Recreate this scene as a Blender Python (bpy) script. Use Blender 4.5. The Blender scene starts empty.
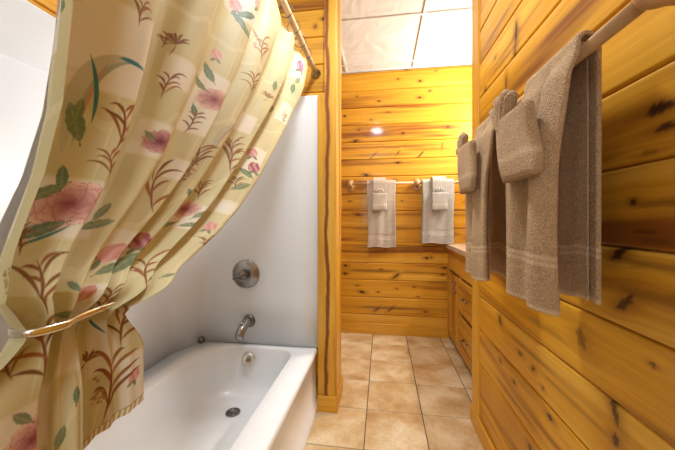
import bpy, bmesh, math, random
import numpy as np
from mathutils import Vector, Matrix
S = bpy.context.scene
C = S.collection
PI = math.pi

# ------------------------------------------------------------------ camera, world, lights, exposure
YAW = math.radians(8.33)
cd = bpy.data.cameras.new('camera'); cam = bpy.data.objects.new('camera', cd); C.objects.link(cam)
cam.location = (0, 0, 1.07); cam.rotation_euler = (PI/2, 0, YAW)
cd.sensor_fit = 'HORIZONTAL'; cd.sensor_width = 36; cd.lens = 36*304/675; cd.shift_y = -6.5/675
cd.clip_start = 0.02; cd.clip_end = 50
S.camera = cam
w = bpy.data.worlds.new('world'); S.world = w; w.use_nodes = True
w.node_tree.nodes['Background'].inputs[0].default_value = (0.9, 0.95, 1, 1)
w.node_tree.nodes['Background'].inputs[1].default_value = 0.3
S.view_settings.view_transform = 'Standard'; S.view_settings.look = 'None'
S.view_settings.gamma = 1; S.view_settings.use_curve_mapping = False
S.view_settings.exposure = 0.36
def light(name, loc, size, power, col=(1, 1, 1), rot=(0, 0, 0), shape='DISK', size_y=None, spread=None):
    l = bpy.data.lights.new(name, 'AREA'); l.shape = shape; l.size = size
    if size_y: l.size_y = size_y
    if spread: l.spread = spread
    l.energy = power; l.color = col
    o = bpy.data.objects.new(name, l); C.objects.link(o); o.location = loc; o.rotation_euler = rot
    return o
light('ceiling_lamp_bath', (-.07, 1.03, 2.40), .17, 15.5, (.86, .93, 1))
light('fill_entry', (-.05, -.75, 2.38), .5, 5, (.86, .94, 1))  # added soft fill behind the camera, not a fixture of the room
light('fill_behind_camera', (-.12, -1.62, 1.55), .7, 12, (.80, .91, 1), (PI/2, 0, 0), "RECTANGLE", 1.2)  # added cool fill panel by the entry wall; no window is modelled there
light('fill_alcove', (-.66, 1.2, 2.42), .2, 1.6, (.86, .94, 1))  # added fill to brighten tub and surround, no known lamp here
light('vanity_lamp', (1.06, 2.45, 1.98), .14, 31, (1, .96, .9), (0, PI/2*.95, 0), 'RECTANGLE', .6)

# ------------------------------------------------------------------ node helpers
def mat(name):
    m = bpy.data.materials.new(name); m.use_nodes = True
    nt = m.node_tree; b = nt.nodes['Principled BSDF']
    return m, nt, b
def N(nt, t, **k):
    n = nt.nodes.new(t)
    for a, v in k.items():
        if a.startswith('i_'): n.inputs[a[2:].replace('_', ' ')].default_value = v
        else: setattr(n, a, v)
    return n
def L(nt, a, b): nt.links.new(a, b)
def ramp(nt, fac, stops, interp='LINEAR'):
    r = nt.nodes.new('ShaderNodeValToRGB'); r.color_ramp.interpolation = interp
    e = r.color_ramp.elements
    while len(e) > 1: e.remove(e[-1])
    e[0].position = stops[0][0]; e[0].color = (*stops[0][1], 1)
    for p, c in stops[1:]:
        x = e.new(p); x.color = (*c, 1)
    L(nt, fac, r.inputs[0]); return r.outputs[0]
def mixc(nt, fac, a, b, mode='MIX'):
    m = nt.nodes.new('ShaderNodeMix'); m.data_type = 'RGBA'; m.blend_type = mode
    for s, v in ((0, fac), (6, a), (7, b)):
        if hasattr(v, 'links'): L(nt, v, m.inputs[s])
        else: m.inputs[s].default_value = v if s == 0 else (*v, 1)
    return m.outputs[2]
def mapr(nt, v, scale):
    m = nt.nodes.new('ShaderNodeMapping'); L(nt, v, m.inputs[0]); m.inputs['Scale'].default_value = scale
    return m.outputs[0]
def noise(nt, vec, scale, detail=3, rough=.5, dist=0):
    n = nt.nodes.new('ShaderNodeTexNoise'); n.inputs['Scale'].default_value = scale
    n.inputs['Detail'].default_value = detail; n.inputs['Roughness'].default_value = rough
    n.inputs['Distortion'].default_value = dist
    if vec is not None: L(nt, vec, n.inputs[0])
    return n.outputs[0]
def bump(nt, b, h, strength, dist=.002):
    n = nt.nodes.new('ShaderNodeBump'); n.inputs['Strength'].default_value = strength
    n.inputs['Distance'].default_value = dist
    L(nt, h, n.inputs['Height']); L(nt, n.outputs[0], b.inputs['Normal'])
def simple(name, col, rough=.5, metal=0, coat=0, nscale=0, var=.12, bmp=0, bscale=60):
    m, nt, b = mat(name)
    tc = nt.nodes.new('ShaderNodeTexCoord')
    b.inputs['Roughness'].default_value = rough; b.inputs['Metallic'].default_value = metal
    b.inputs['Coat Weight'].default_value = coat
    f = noise(nt, tc.outputs['Object'], nscale or 8, 4)
    lo = tuple(c*(1-var) for c in col); hi = tuple(min(1, c*(1+var)) for c in col)
    L(nt, ramp(nt, f, [(.3, lo), (.7, hi)]), b.inputs['Base Color'])
    if bmp: bump(nt, b, noise(nt, tc.outputs['Object'], bscale, 3), bmp)
    return m

def wood_mat(name, use_attr, light_c, mid_c, dark_c, rough=.45, coat=.2):
    """varnished knotty pine; grain coordinate comes from the 'grain' attribute (along, across, board id)"""
    m, nt, b = mat(name)
    if use_attr:
        a = N(nt, 'ShaderNodeAttribute', attribute_name='grain'); vec = a.outputs['Vector']
        kn = N(nt, 'ShaderNodeAttribute', attribute_name='knot')
    else:
        tc = nt.nodes.new('ShaderNodeTexCoord'); vec = tc.outputs['Object']
    band = noise(nt, mapr(nt, vec, (.55, 9, 1)), 1, 3, .55, .15)
    fine = noise(nt, mapr(nt, vec, (2.2, 75, 1)), 1, 3, .6)
    tone = noise(nt, mapr(nt, vec, (.5, .8, 3.37)), 1, 1)
    c = ramp(nt, band, [(.30, light_c), (.46, mid_c), (.54, mid_c), (.66, dark_c)])
    fr = ramp(nt, fine, [(.30, (.80, .74, .62)), (.6, (1.0, 1.0, 1.0)), (.8, (1.06, 1.08, 1.1))])
    c = mixc(nt, .8, c, fr, 'MULTIPLY')
    tr = ramp(nt, tone, [(.3, (.80, .73, .62)), (.7, (1.12, 1.14, 1.12))])
    c = mixc(nt, .8, c, tr, 'MULTIPLY')
    if use_attr:
        sp = N(nt, 'ShaderNodeSeparateColor'); L(nt, kn.outputs['Color'], sp.inputs[0])
        c = mixc(nt, sp.outputs[1], c, tuple(x*y for x, y in zip(dark_c, (.62, .52, .5))))
        c = mixc(nt, sp.outputs[0], c, (.045, .014, .006))
    L(nt, c, b.inputs['Base Color'])
    b.inputs['Roughness'].default_value = rough
    b.inputs['Coat Weight'].default_value = coat; b.inputs['Coat Roughness'].default_value = .09
    b.inputs['Specular IOR Level'].default_value = .25
    bump(nt, b, fine, .12, .001)
    return m
PL, PM, PD = (.80, .46, .062), (.68, .335, .024), (.27, .090, .010)
M = {}
M['pine'] = wood_mat('knotty_pine', True, PL, PM, PD)
def heart_mat(x0):
    m = wood_mat('pine_heart_trim', True, (.80, .47, .07), (.70, .36, .035), (.36, .13, .012)); nt = m.node_tree; b = nt.nodes['Principled BSDF']
    old = b.inputs['Base Color'].links[0].from_socket
    tc = nt.nodes.new('ShaderNodeTexCoord'); sx = nt.nodes.new('ShaderNodeSeparateXYZ'); L(nt, tc.outputs['Object'], sx.inputs[0])
    n = noise(nt, mapr(nt, tc.outputs['Object'], (2, 2, 2.2)), 2, 3)
    a = N(nt, 'ShaderNodeMath', operation='MULTIPLY_ADD'); L(nt, n, a.inputs[0]); a.inputs[1].default_value = .05; L(nt, sx.outputs[0], a.inputs[2])
    d = N(nt, 'ShaderNodeMath', operation='SUBTRACT'); L(nt, a.outputs[0], d.inputs[0]); d.inputs[1].default_value = x0+.025
    e = N(nt, 'ShaderNodeMath', operation='ABSOLUTE'); L(nt, d.outputs[0], e.inputs[0])
    f = N(nt, 'ShaderNodeMapRange'); L(nt, e.outputs[0], f.inputs[0]); f.inputs[1].default_value = .014; f.inputs[2].default_value = .006
    L(nt, mixc(nt, f.outputs[0], old, (.20, .058, .012)), b.inputs['Base Color']); return m
M['heart'] = heart_mat(-.302)
M['pine_trim'] = wood_mat('pine_trim', True, (.80, .47, .07), (.70, .36, .035), (.36, .13, .012))
M['cabinet'] = wood_mat('cabinet_pine', True, (.74, .43, .09), (.60, .31, .045), (.38, .16, .02))
M['bar_wood'] = simple('bar_wood', (.50, .29, .13), .35, 0, .3, 30, .12)
M['metal'] = simple('brushed_nickel', (.36, .35, .33), .28, 1, 0, 60, .1)
M['metal_dark'] = simple('dark_nickel', (.20, .185, .17), .32, 1, 0, 60, .1)
M['chrome'] = simple('rod_metal', (.74, .70, .60), .38, 1, 0, 60, .05)
M['black'] = simple('drain_black', (.012, .012, .012), .5)
M['ring'] = simple('ring_dark_wire', (.05, .045, .04), .35, .8)
M['tub'] = simple('tub_acrylic', (.88, .89, .90), .25, 0, .15, 2, .01)
M['surround'] = simple('surround_panel', (.77, .785, .79), .32, 0, .1, 2, .01)
M['plastic'] = simple('white_plastic', (.78, .76, .70), .35)
M['drywall'] = simple('painted_wall', (.62, .62, .60), .6)
M['gold'] = simple('tieback_metal', (.82, .78, .66), .25, 1, 0, 50, .1)
M['foil'] = simple('soap_wrapper', (.42, .44, .40), .3, .6, 0, 120, .4)
def counter_mat():
    m, nt, b = mat('counter_marble'); tc = nt.nodes.new('ShaderNodeTexCoord')
    f = noise(nt, tc.outputs['Object'], 14, 5, .6, 1)
    L(nt, ramp(nt, f, [(.3, (.52, .40, .27)), (.6, (.70, .60, .46))]), b.inputs['Base Color'])
    b.inputs['Roughness'].default_value = .15; return m
M['counter'] = counter_mat()
def tile_mat():
    m, nt, b = mat('floor_tile')
    a = N(nt, 'ShaderNodeAttribute', attribute_name='grain')
    f = noise(nt, a.outputs['Vector'], 4.6, 6, .6, .25)
    g = noise(nt, a.outputs['Vector'], 60, 4, .6)
    c = ramp(nt, f, [(.30, (.44, .26, .11)), (.45, (.58, .405, .205)), (.56, (.69, .545, .33)), (.72, (.78, .67, .47))])
    c = mixc(nt, .5, c, ramp(nt, g, [(.3, (.82, .78, .72)), (.6, (1.05, 1.05, 1.05))]), 'MULTIPLY')
    L(nt, c, b.inputs['Base Color']); b.inputs['Roughness'].default_value = .32
    b.inputs['Coat Weight'].default_value = .25
    bump(nt, b, f, .25, .002); return m
M['tile'] = tile_mat()
M['grout'] = simple('grout', (.10, .085, .07), .9)
def ceil_mat():
    m, nt, b = mat('ceiling_tile'); tc = nt.nodes.new('ShaderNodeTexCoord')
    f = noise(nt, mapr(nt, tc.outputs['Object'], (1, 1, .2)), 4, 3, .5, 1.6)
    L(nt, ramp(nt, f, [(.3, (.64, .62, .58)), (.6, (.71, .695, .66))]), b.inputs['Base Color'])
    b.inputs['Roughness'].default_value = .8
    bump(nt, b, f, .6, .014); return m
M['ceil'] = ceil_mat()
M['tbar'] = simple('ceiling_grid_paint', (.72, .72, .70), .4)
def towel_mat(name, col, hi):
    m, nt, b = mat(name)
    a = N(nt, 'ShaderNodeAttribute', attribute_name='band')
    sp = N(nt, 'ShaderNodeSeparateColor'); L(nt, a.outputs['Color'], sp.inputs[0])
    tc = nt.nodes.new('ShaderNodeTexCoord')
    f = noise(nt, tc.outputs['Object'], 300, 2, .7); g = noise(nt, tc.outputs['Object'], 30, 3)
    c = ramp(nt, f, [(.32, tuple(x*.62 for x in col)), (.6, col), (.78, hi)])
    c = mixc(nt, .5, c, ramp(nt, g, [(.3, (.85, .84, .82)), (.7, (1.08, 1.08, 1.08))]), 'MULTIPLY')
    c = mixc(nt, sp.outputs[0], c, hi)
    L(nt, c, b.inputs['Base Color']); b.inputs['Roughness'].default_value = .95
    b.inputs['Sheen Weight'].default_value = .1
    ad = N(nt, 'ShaderNodeMath', operation='SUBTRACT'); L(nt, f, ad.inputs[0]); L(nt, sp.outputs[1], ad.inputs[1])
    bump(nt, b, ad.outputs[0], 1.0, .007); return m
M['towel'] = towel_mat('terry_taupe', (.60, .375, .19), (.86, .63, .39))
M['towel_pale'] = towel_mat('terry_pale', (.62, .52, .41), (.78, .69, .58))
M['towel_grey'] = towel_mat('terry_grey', (.52, .49, .43), (.72, .70, .64))

# ------------------------------------------------------------------ mesh helpers
def link(name, me, m=None, parent=None):
    o = bpy.data.objects.new(name, me); C.objects.link(o)
    if m is not None:
        for x in (m if isinstance(m, (list, tuple)) else [m]): me.materials.append(x)
    if parent: o.parent = parent
    return o
def tag(o, label=None, cat=None, group=None, kind=None):
    if label: o['label'] = label
    if cat: o['category'] = cat
    if group: o['group'] = group
    if kind: o['kind'] = kind
    return o
def thing(name, label, cat, loc=(0, 0, 0), rotz=0, group=None):
    o = bpy.data.objects.new(name, None); C.objects.link(o); o.location = loc; o.rotation_euler = (0, 0, rotz)
    o.empty_display_size = .05
    return tag(o, label, cat, group)
def grid_mesh(name, P, smooth=True, wrap_u=False, wrap_v=False):
    """P: (nv, nu, 3) array -> quad mesh"""
    nv, nu = P.shape[:2]
    idx = np.arange(nv*nu).reshape(nv, nu)
    A = idx
    if wrap_u: A = np.concatenate([A, A[:, :1]], 1)
    if wrap_v: A = np.concatenate([A, A[:1]], 0)
    q = np.stack([A[:-1, :-1], A[:-1, 1:], A[1:, 1:], A[1:, :-1]], -1).reshape(-1, 4)
    me = bpy.data.meshes.new(name)
    me.vertices.add(nv*nu); me.vertices.foreach_set('co', P.reshape(-1).astype(np.float32))
    me.loops.add(q.size); me.loops.foreach_set('vertex_index', q.reshape(-1).astype(np.int32))
    me.polygons.add(len(q)); me.polygons.foreach_set('loop_start', np.arange(0, q.size, 4, dtype=np.int32))
    me.update(calc_edges=True); me.validate()
    me.polygons.foreach_set('use_smooth', np.full(len(me.polygons), smooth))
    return me
def set_vec(me, name, V):
    a = me.attributes.new(name, 'FLOAT_VECTOR', 'POINT'); a.data.foreach_set('vector', V.reshape(-1).astype(np.float32))
def set_col(me, name, V):
    a = me.attributes.new(name, 'FLOAT_COLOR', 'POINT')
    if V.shape[-1] == 3: V = np.concatenate([V, np.ones(V.shape[:-1]+(1,))], -1)
    a.data.foreach_set('color', V.reshape(-1).astype(np.float32))
class MB:
    def __init__(s): s.bm = bmesh.new()
    def box(s, x0, x1, y0, y1, z0, z1, bev=0, seg=2, mi=0):
        r = bmesh.ops.create_cube(s.bm, size=1)
        vs = r['verts']
        for v in vs: v.co = Vector(((x0+x1)/2+v.co.x*(x1-x0), (y0+y1)/2+v.co.y*(y1-y0), (z0+z1)/2+v.co.z*(z1-z0)))
        fs = {f for v in vs for f in v.link_faces}
        for f in fs: f.material_index = mi
        if bev:
            es = list({e for v in vs for e in v.link_edges})
            bmesh.ops.bevel(s.bm, geom=es, offset=bev, segments=seg, affect='EDGES', profile=.6)
        return s
    def loft(s, rings, cap=True, smooth=True, close=True):
        R = [[s.bm.verts.new(p) for p in r] for r in rings]
        n = len(R[0])
        for a, b in zip(R, R[1:]):
            for i in range(n if close else n-1):
                f = s.bm.faces.new((a[i], a[(i+1) % n], b[(i+1) % n], b[i])); f.smooth = smooth
        if cap:
            s.bm.faces.new(R[0][::-1]); s.bm.faces.new(R[-1])
        return s
    def tube(s, pts, rad, n=14, sx=1, up=(0, 0, 1), cap=True):
        pts = [Vector(p) for p in pts]; rings = []
        if not hasattr(rad, '__len__'): rad = [rad]*len(pts)
        for i, p in enumerate(pts):
            d = (pts[min(i+1, len(pts)-1)]-pts[max(i-1, 0)]).normalized()
            u = Vector(up)
            if abs(d.dot(u)) > .95: u = Vector((1, 0, 0))
            a = d.cross(u).normalized(); b = a.cross(d).normalized()
            rings.append([p+a*math.cos(2*PI*k/n)*rad[i]*sx+b*math.sin(2*PI*k/n)*rad[i] for k in range(n)])
        return s.loft(rings, cap)
    def lathe(s, prof, origin=(0, 0, 0), axis=(0, 0, 1), n=32, cap=True):
        """prof: (radius, height along axis)"""
        ax = Vector(axis).normalized(); q = Vector((0, 0, 1)).rotation_difference(ax); o = Vector(origin)
        rings = [[o+q @ Vector((r*math.cos(2*PI*k/n), r*math.sin(2*PI*k/n), h)) for k in range(n)] for r, h in prof]
        return s.loft(rings, cap)
    def build(s, name, m=None, parent=None, grain=None, tone=0, normals=True):
        if normals: bmesh.ops.recalc_face_normals(s.bm, faces=s.bm.faces)
        me = bpy.data.meshes.new(name); s.bm.to_mesh(me); s.bm.free()
        o = link(name, me, m, parent)
        if grain is not None:
            n = len(me.vertices); co = np.zeros(n*3, np.float32); me.vertices.foreach_get('co', co); co = co.reshape(-1, 3)
            ax = {'x': 0, 'y': 1, 'z': 2}[grain]; others = [i for i in range(3) if i != ax]
            V = np.stack([co[:, ax]+tone*3.1, co[:, others[0]]*1.0+co[:, others[1]]*.8+tone*1.7, np.full(n, tone)], -1)
            set_vec(me, 'grain', V)
            set_col(me, 'knot', np.zeros((n, 3)))
        return o
def torus(mb, c, R, r, axis=(0, 0, 1), n=28, m=8, sx=1):
    ax = Vector(axis).normalized(); q = Vector((0, 0, 1)).rotation_difference(ax); c = Vector(c)
    rings = []
    for i in range(n+1):
        t = 2*PI*i/n
        rings.append([c+q @ Vector(((R+r*math.cos(2*PI*j/m))*math.cos(t)*sx, (R+r*math.cos(2*PI*j/m))*math.sin(t), r*math.sin(2*PI*j/m))) for j in range(m)])
    mb.loft(rings, cap=False)
    bmesh.ops.remove_doubles(mb.bm, verts=mb.bm.verts, dist=1e-5)
    return mb

# ------------------------------------------------------------------ knotty pine plank walls
def plank_wall(name, org, ang, a0, a1, z0, z1, phase, spacing, knots, cell=.006, seed=0, nrand=0, depth=.007):
    """boards run along local X (a), local -Y is the room side"""
    rng = np.random.default_rng(seed)
    zs = []; bid = []; dep = []
    k = math.floor((z0-phase)/spacing); lines = []
    while phase+k*spacing < z1:
        lo, hi = max(z0, phase+k*spacing), min(z1, phase+(k+1)*spacing)
        if hi-lo > .012:
            n = max(2, int((hi-lo-.014)/cell)+1)
            rows = [(lo, 2.0), (lo+.0013, 1.9), (lo+.002, .62), (lo+.0055, .05)]+[(z, 0) for z in np.linspace(lo+.010, hi-.010, n)]+[(hi-.0055, .05), (hi-.0022, .5), (hi-.0016, 1.9), (hi-.0005, 2.0)]
            for z, d in rows: zs.append(z); dep.append(d*depth); bid.append(k)
            lines.append((k, lo, hi))
        k += 1
    zs = np.array(zs); dep = np.array(dep); bid = np.array(bid, float)
    na = int((a1-a0)/cell)+1
    aa = np.linspace(a0, a1, na)
    A, Z = np.meshgrid(aa, zs)
    P = np.stack([A, np.repeat(dep[:, None], na, 1), Z], -1)
    rnd = {k: rng.uniform(0, 50) for k, _, _ in lines}
    off = np.array([rnd[int(b)] for b in bid])[:, None]
    K = np.zeros_like(A); H = np.zeros_like(A); W = np.zeros_like(A)
    kn = list(knots)
    for _ in range(nrand):
        kk, lo, hi = lines[rng.integers(len(lines))]
        kn.append((rng.uniform(a0, a1), (lo+hi)/2+rng.uniform(-.3, .3)*(hi-lo), rng.uniform(.006, .014), rng.uniform(.006, .011), rng.uniform(-.6, .6), rng.uniform(.5, 1)))
    for (ka, kz, ra, rz, sl, st) in kn:
        b = math.floor((kz-phase)/spacing)
        msk = (bid == b)[:, None]*1.0
        dz = Z-kz; da = A-ka-sl*dz
        r = np.sqrt((da/ra)**2+(dz/rz)**2)
        wob = 1+.16*np.sin(5*np.arctan2(dz, da)+ka*37)
        K = np.maximum(K, st*msk*np.clip((1.15*wob-r)/.32, 0, 1))
        H = np.maximum(H, .75*st*msk*np.exp(-(da/(3.2*ra))**2-(dz/(1.7*rz))**2))
        W += msk*.022*np.tanh(dz/rz)*np.exp(-(da/(3.5*ra))**2)*np.exp(-np.abs(dz)/(3*rz))*(-1)
    W += .006*np.sin(A*2.1+off*3)+.004*np.sin(A*5.3+off)
    me = grid_mesh(name, P, True)
    set_vec(me, 'grain', np.stack([A+off*1.7, Z+W+off*.61, off+0*A], -1))
    set_col(me, 'knot', np.stack([K, H, 0*K], -1))
    o = link(name, me, M['pine']); o.location = org; o.rotation_euler = (0, 0, ang)
    tag(o, kind='structure')
    return o
BACK_Y = 2.845
KB = [(0.342, 2.321, 0.0095, 0.0095, 0, 1), (0.145, 2.352, 0.0076, 0.0076, 0, 0.8), (0.43, 2.225, 0.0076, 0.0076, 0, 1), (0.338, 2.171, 0.0114, 0.0095, 0, 1), (0.482, 2.405, 0.0057, 0.0057, 0, 0.8), (-0.232, 2.211, 0.0057, 0.0066, 0, 0.8), (-0.028, 2.16, 0.0095, 0.0076, 0, 0.9), (-0.35, 2.036, 0.0086, 0.0095, 0, 0.9), (0.055, 2.053, 0.0247, 0.0086, -0.5, 0.55), (-0.148, 1.942, 0.019, 0.0076, -1, 0.6),
      (-0.218, 1.899, 0.0066, 0.0066, 0, 0.8), (-0.246, 1.797, 0.0152, 0.0123, 0.8, 1), (0.19, 1.854, 0.0095, 0.0095, 0, 1), (0.586, 1.892, 0.0152, 0.0095, 0, 0.8), (0.664, 2.031, 0.0152, 0.0076, 0, 0.5), (-0.074, 1.66, 0.0047, 0.0247, 1.0, 0.9), (0.145, 1.672, 0.0057, 0.019, 0.8, 0.8), (0.348, 1.652, 0.0057, 0.0247, 0.9, 1), (0.535, 1.714, 0.0047, 0.0285, 0.1, 0.6), (0.145, 1.583, 0.0161, 0.0095, 0, 1),
      (-0.148, 1.476, 0.0161, 0.0123, -0.8, 1), (0.181, 1.231, 0.0095, 0.0066, 0, 0.7), (-0.223, 1.107, 0.0161, 0.0086, -0.7, 0.9), (0.401, 0.712, 0.0114, 0.0095, 0, 1), (-0.34, 0.627, 0.0123, 0.0095, -0.4, 1), (-0.345, 0.552, 0.0123, 0.0114, 0, 1), (-0.009, 0.598, 0.0171, 0.0066, -0.5, 0.7), (0.127, 0.541, 0.0114, 0.0247, 1.1, 0.9), (0.556, 0.627, 0.0114, 0.0095, 0, 0.9), (0.543, 0.566, 0.0171, 0.0095, 0, 0.8),
      (-0.185, 0.383, 0.019, 0.0133, -0.8, 1), (-0.037, 0.388, 0.0076, 0.0066, 0, 0.9), (0.134, 0.426, 0.0066, 0.0057, 0, 0.8), (0.289, 0.445, 0.0066, 0.0057, 0, 0.8), (0.324, 0.358, 0.0095, 0.0047, 0, 0.7), (-0.046, 0.23, 0.0114, 0.0209, 1, 0.8), (0.082, 0.236, 0.0095, 0.0228, 1, 0.8), (0.391, 0.222, 0.0114, 0.0095, 0, 0.7), (0.621, 0.931, 0.0152, 0.0152, 0, 0.9), (0.766, 0.897, 0.019, 0.0142, 0, 0.9),
      (0.749, 1.217, 0.0114, 0.0086, 0, 1), (0.681, 0.927, 0.0238, 0.0047, 0, 0.4), (0.74, 1.386, 0.0142, 0.0076, 0, 0.7), (0.064, 0.996, 0.057, 0.0057, 0, 0.3), (-0.204, 0.972, 0.057, 0.0057, 0, 0.3), (-.1, .585, .22, .012, 0, .45), (.35, .575, .2, .008, 0, .4), (.1, .245, .3, .012, 0, .45), (.0, 1.66, .25, .015, 0, .35), (.45, 1.70, .2, .010, 0, .35), (0, 1.58, .3, .010, 0, .4), (.3, 1.85, .2, .008, 0, .3), (.0, .97, .3, .010, 0, .35), (.1, 2.05, .2, .010, 0, .3), (-.1, 1.76, .2, .006, 0, .3), (.1, .80, .3, .012, 0, .3), (.68, 1.10, .1, .008, 0, .3)]
KR = [(-1.179, 1.741, 0.0084, 0.036, 0, 1), (-1.188, 1.691, 0.0084, 0.0336, 0.15, 0.7), (-1.267, 1.603, 0.0072, 0.024, 0, 0.8), (-1.506, 1.672, 0.0096, 0.024, 0, 0.6), (-0.61, 1.264, 0.0288, 0.0096, -0.3, 1), (-0.597, 1.227, 0.0216, 0.0072, -0.3, 0.9), (-0.667, 1.102, 0.006, 0.006, 0, 1), (-0.702, 0.999, 0.0132, 0.0168, 0.8, 1), (-1.327, 0.654, 0.012, 0.0192, -0.3, 0.8), (-1.327, 0.49, 0.0084, 0.0084, 0, 0.8),
      (-1.196, 0.47, 0.0096, 0.0084, 0, 0.8), (-0.959, 0.496, 0.012, 0.0084, 0, 1), (-0.821, 0.778, 0.0168, 0.024, -0.3, 0.55), (-0.715, 0.672, 0.0084, 0.0336, -0.4, 0.8), (-0.71, 0.608, 0.0096, 0.0144, 0, 0.8), (-1.078, 0.32, 0.0084, 0.0096, 0, 0.8), (-0.687, 0.9, 0.012, 0.0192, 0.9, 0.9), (-0.996, 0.559, 0.006, 0.006, 0, 0.6), (-0.623, 0.806, 0.006, 0.0036, 0, 0.8), (-0.644, 1.045, 0.024, 0.0042, 0, 0.6), (-0.632, 1.192, 0.018, 0.0048, 0, 0.4), (-.60, 1.097, .09, .006, .2, .4), (-.66, .985, .10, .007, 0, .35), (-.58, .93, .12, .010, 0, .3), (-.63, 1.03, .05, .004, 0, .4),
      (-1.05, .63, .16, .006, 0, .35), (-.86, .60, .14, .008, 0, .3), (-1.2, .40, .16, .008, 0, .4), (-1.0, .745, .10, .010, 0, .25), (-1.3, 1.70, .14, .008, 0, .35), (-1.1, 1.55, .12, .010, 0, .4), (-1.0, 1.47, .15, .006, 0, .35), (-1.35, 1.87, .12, .008, 0, .35)]
plank_wall('wall_back', (0, BACK_Y, 0), 0, -1.3, 1.2, .0, 2.44, .659, .1605, KB, .006, 3, 10)
# right wall, a third of a degree out of square; local x runs toward the camera
RX = .486; RA = math.radians(.344)
plank_wall('wall_right', (RX, 0, 0), RA-PI/2, -1.69, 1.75, 0, 2.44, .522, .1630, KR, .006, 8, 14)
plank_wall('wall_tub_end', (0, 1.69, 0), 0, -1.2, -.26, 1.70, 2.44, 1.944, .157, [(-.375, 2.16, .006, .012, 0, .8), (-.33, 2.20, .008, .008, 0, 1)], .006, 5, 2)
plank_wall('wall_tub_side', (-1.13, 0, 0), PI/2, .1, 1.69, 1.70, 2.44, 1.944, .157, [], .012, 6, 6)
plank_wall('wall_entry', (0, -1.7, 0), PI, -.55, 1.2, 0, 2.44, .52, .16, [], .015, 9, 6)
def sbox(name, x0, x1, y0, y1, z0, z1, m, bev=.002, grain=None, tone=0, mb=None):
    o = MB().box(x0, x1, y0, y1, z0, z1, bev).build(name, M[m], None, grain, tone)
    return tag(o, kind='structure')
sbox('wall_near_end', -1.2, -.40, -.02, .15, 0, 2.44, 'drywall')
sbox('wall_entry_side', -1.2, -1.13, -1.7, -.02, 0, 2.44, 'drywall')
sbox('wall_vanity_side', 1.17, 1.2, 1.72, BACK_Y, 0, 2.44, 'drywall')
sbox('wall_far_left', -1.33, -1.30, 1.83, BACK_Y, 0, 2.44, 'drywall')
sbox('wall_partition', -1.3, -.262, 1.70, 1.86, 0, 2.44, 'pine_trim', 0, 'x', 3)
sbox('wall_partition_right', .485, 1.2, 1.695, 1.713, 0, 2.44, 'pine_trim', 0, 'x', 4)

# ------------------------------------------------------------------ floor and ceiling
def floor():
    X0, X1, Y0, Y1 = -1.3, 1.2, -1.75, 2.86
    tx, ty, ox, oy = .301, .303, -.084, 1.411
    P = []; rng = random.Random(4)
    mb = MB(); bm = mb.bm
    lay = bm.verts.layers.float_vector.new('grain')
    g = .0022
    i0, i1 = math.floor((X0-ox)/tx), math.ceil((X1-ox)/tx); j0, j1 = math.floor((Y0-oy)/ty), math.ceil((Y1-oy)/ty)
    for i in range(i0, i1):
        for j in range(j0, j1):
            a0, a1, b0, b1 = ox+i*tx+g, ox+(i+1)*tx-g, oy+j*ty+g, oy+(j+1)*ty-g
            a0, a1, b0, b1 = max(a0, X0), min(a1, X1), max(b0, Y0), min(b1, Y1)
            if a1-a0 < .01 or b1-b0 < .01: continue
            u, v = rng.uniform(0, 30), rng.uniform(0, 30)
            rings = []
            for ins, z in ((0, -.004), (.0, -.0022), (.0012, -.0006), (.003, 0)):
                r = [bm.verts.new((x, y, z)) for x, y in ((a0+ins, b0+ins), (a1-ins, b0+ins), (a1-ins, b1-ins), (a0+ins, b1-ins))]
                for q in r: q[lay] = (q.co.x+u, q.co.y+v, u)
                rings.append(r)
            for a, b in zip(rings, rings[1:]):
                for k in range(4): bm.faces.new((a[k], a[(k+1) % 4], b[(k+1) % 4], b[k]))
            bm.faces.new(rings[-1])
    f = [bm.verts.new(p) for p in ((X0, Y0, -.003), (X1, Y0, -.003), (X1, Y1, -.003), (X0, Y1, -.003))]
    bm.faces.new(f).material_index = 1
    tag(mb.build('floor', [M['tile'], M['grout']], normals=False), kind='structure')
floor()
def ceiling():
    mb = MB()
    X0, X1, Y0, Y1, Z = -1.3, 1.2, -1.75, 2.845, 2.44
    bm = mb.bm
    f = [bm.verts.new(p) for p in ((X0, Y0, Z+.008), (X0, Y1, Z+.008), (X1, Y1, Z+.008), (X1, Y0, Z+.008))]
    bm.faces.new(f)
    xs = [-.33+.61*k for k in range(-1, 3)]; ys = [2.71-.61*k for k in range(0, 8)]
    for x in xs: mb.box(x-.009, x+.009, Y0, Y1, Z, Z+.009, .001, 1, 1)
    for y in ys: mb.box(X0, X1, y-.009, y+.009, Z-.0005, Z+.009, .001, 1, 1)
    mb.box(X0, X1, Y1-.018, Y1-.0005, Z-.001, Z+.009, .001, 1, 1)
    tag(mb.build('ceiling', [M['ceil'], M['tbar']]), kind='structure')
ceiling()

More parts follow.
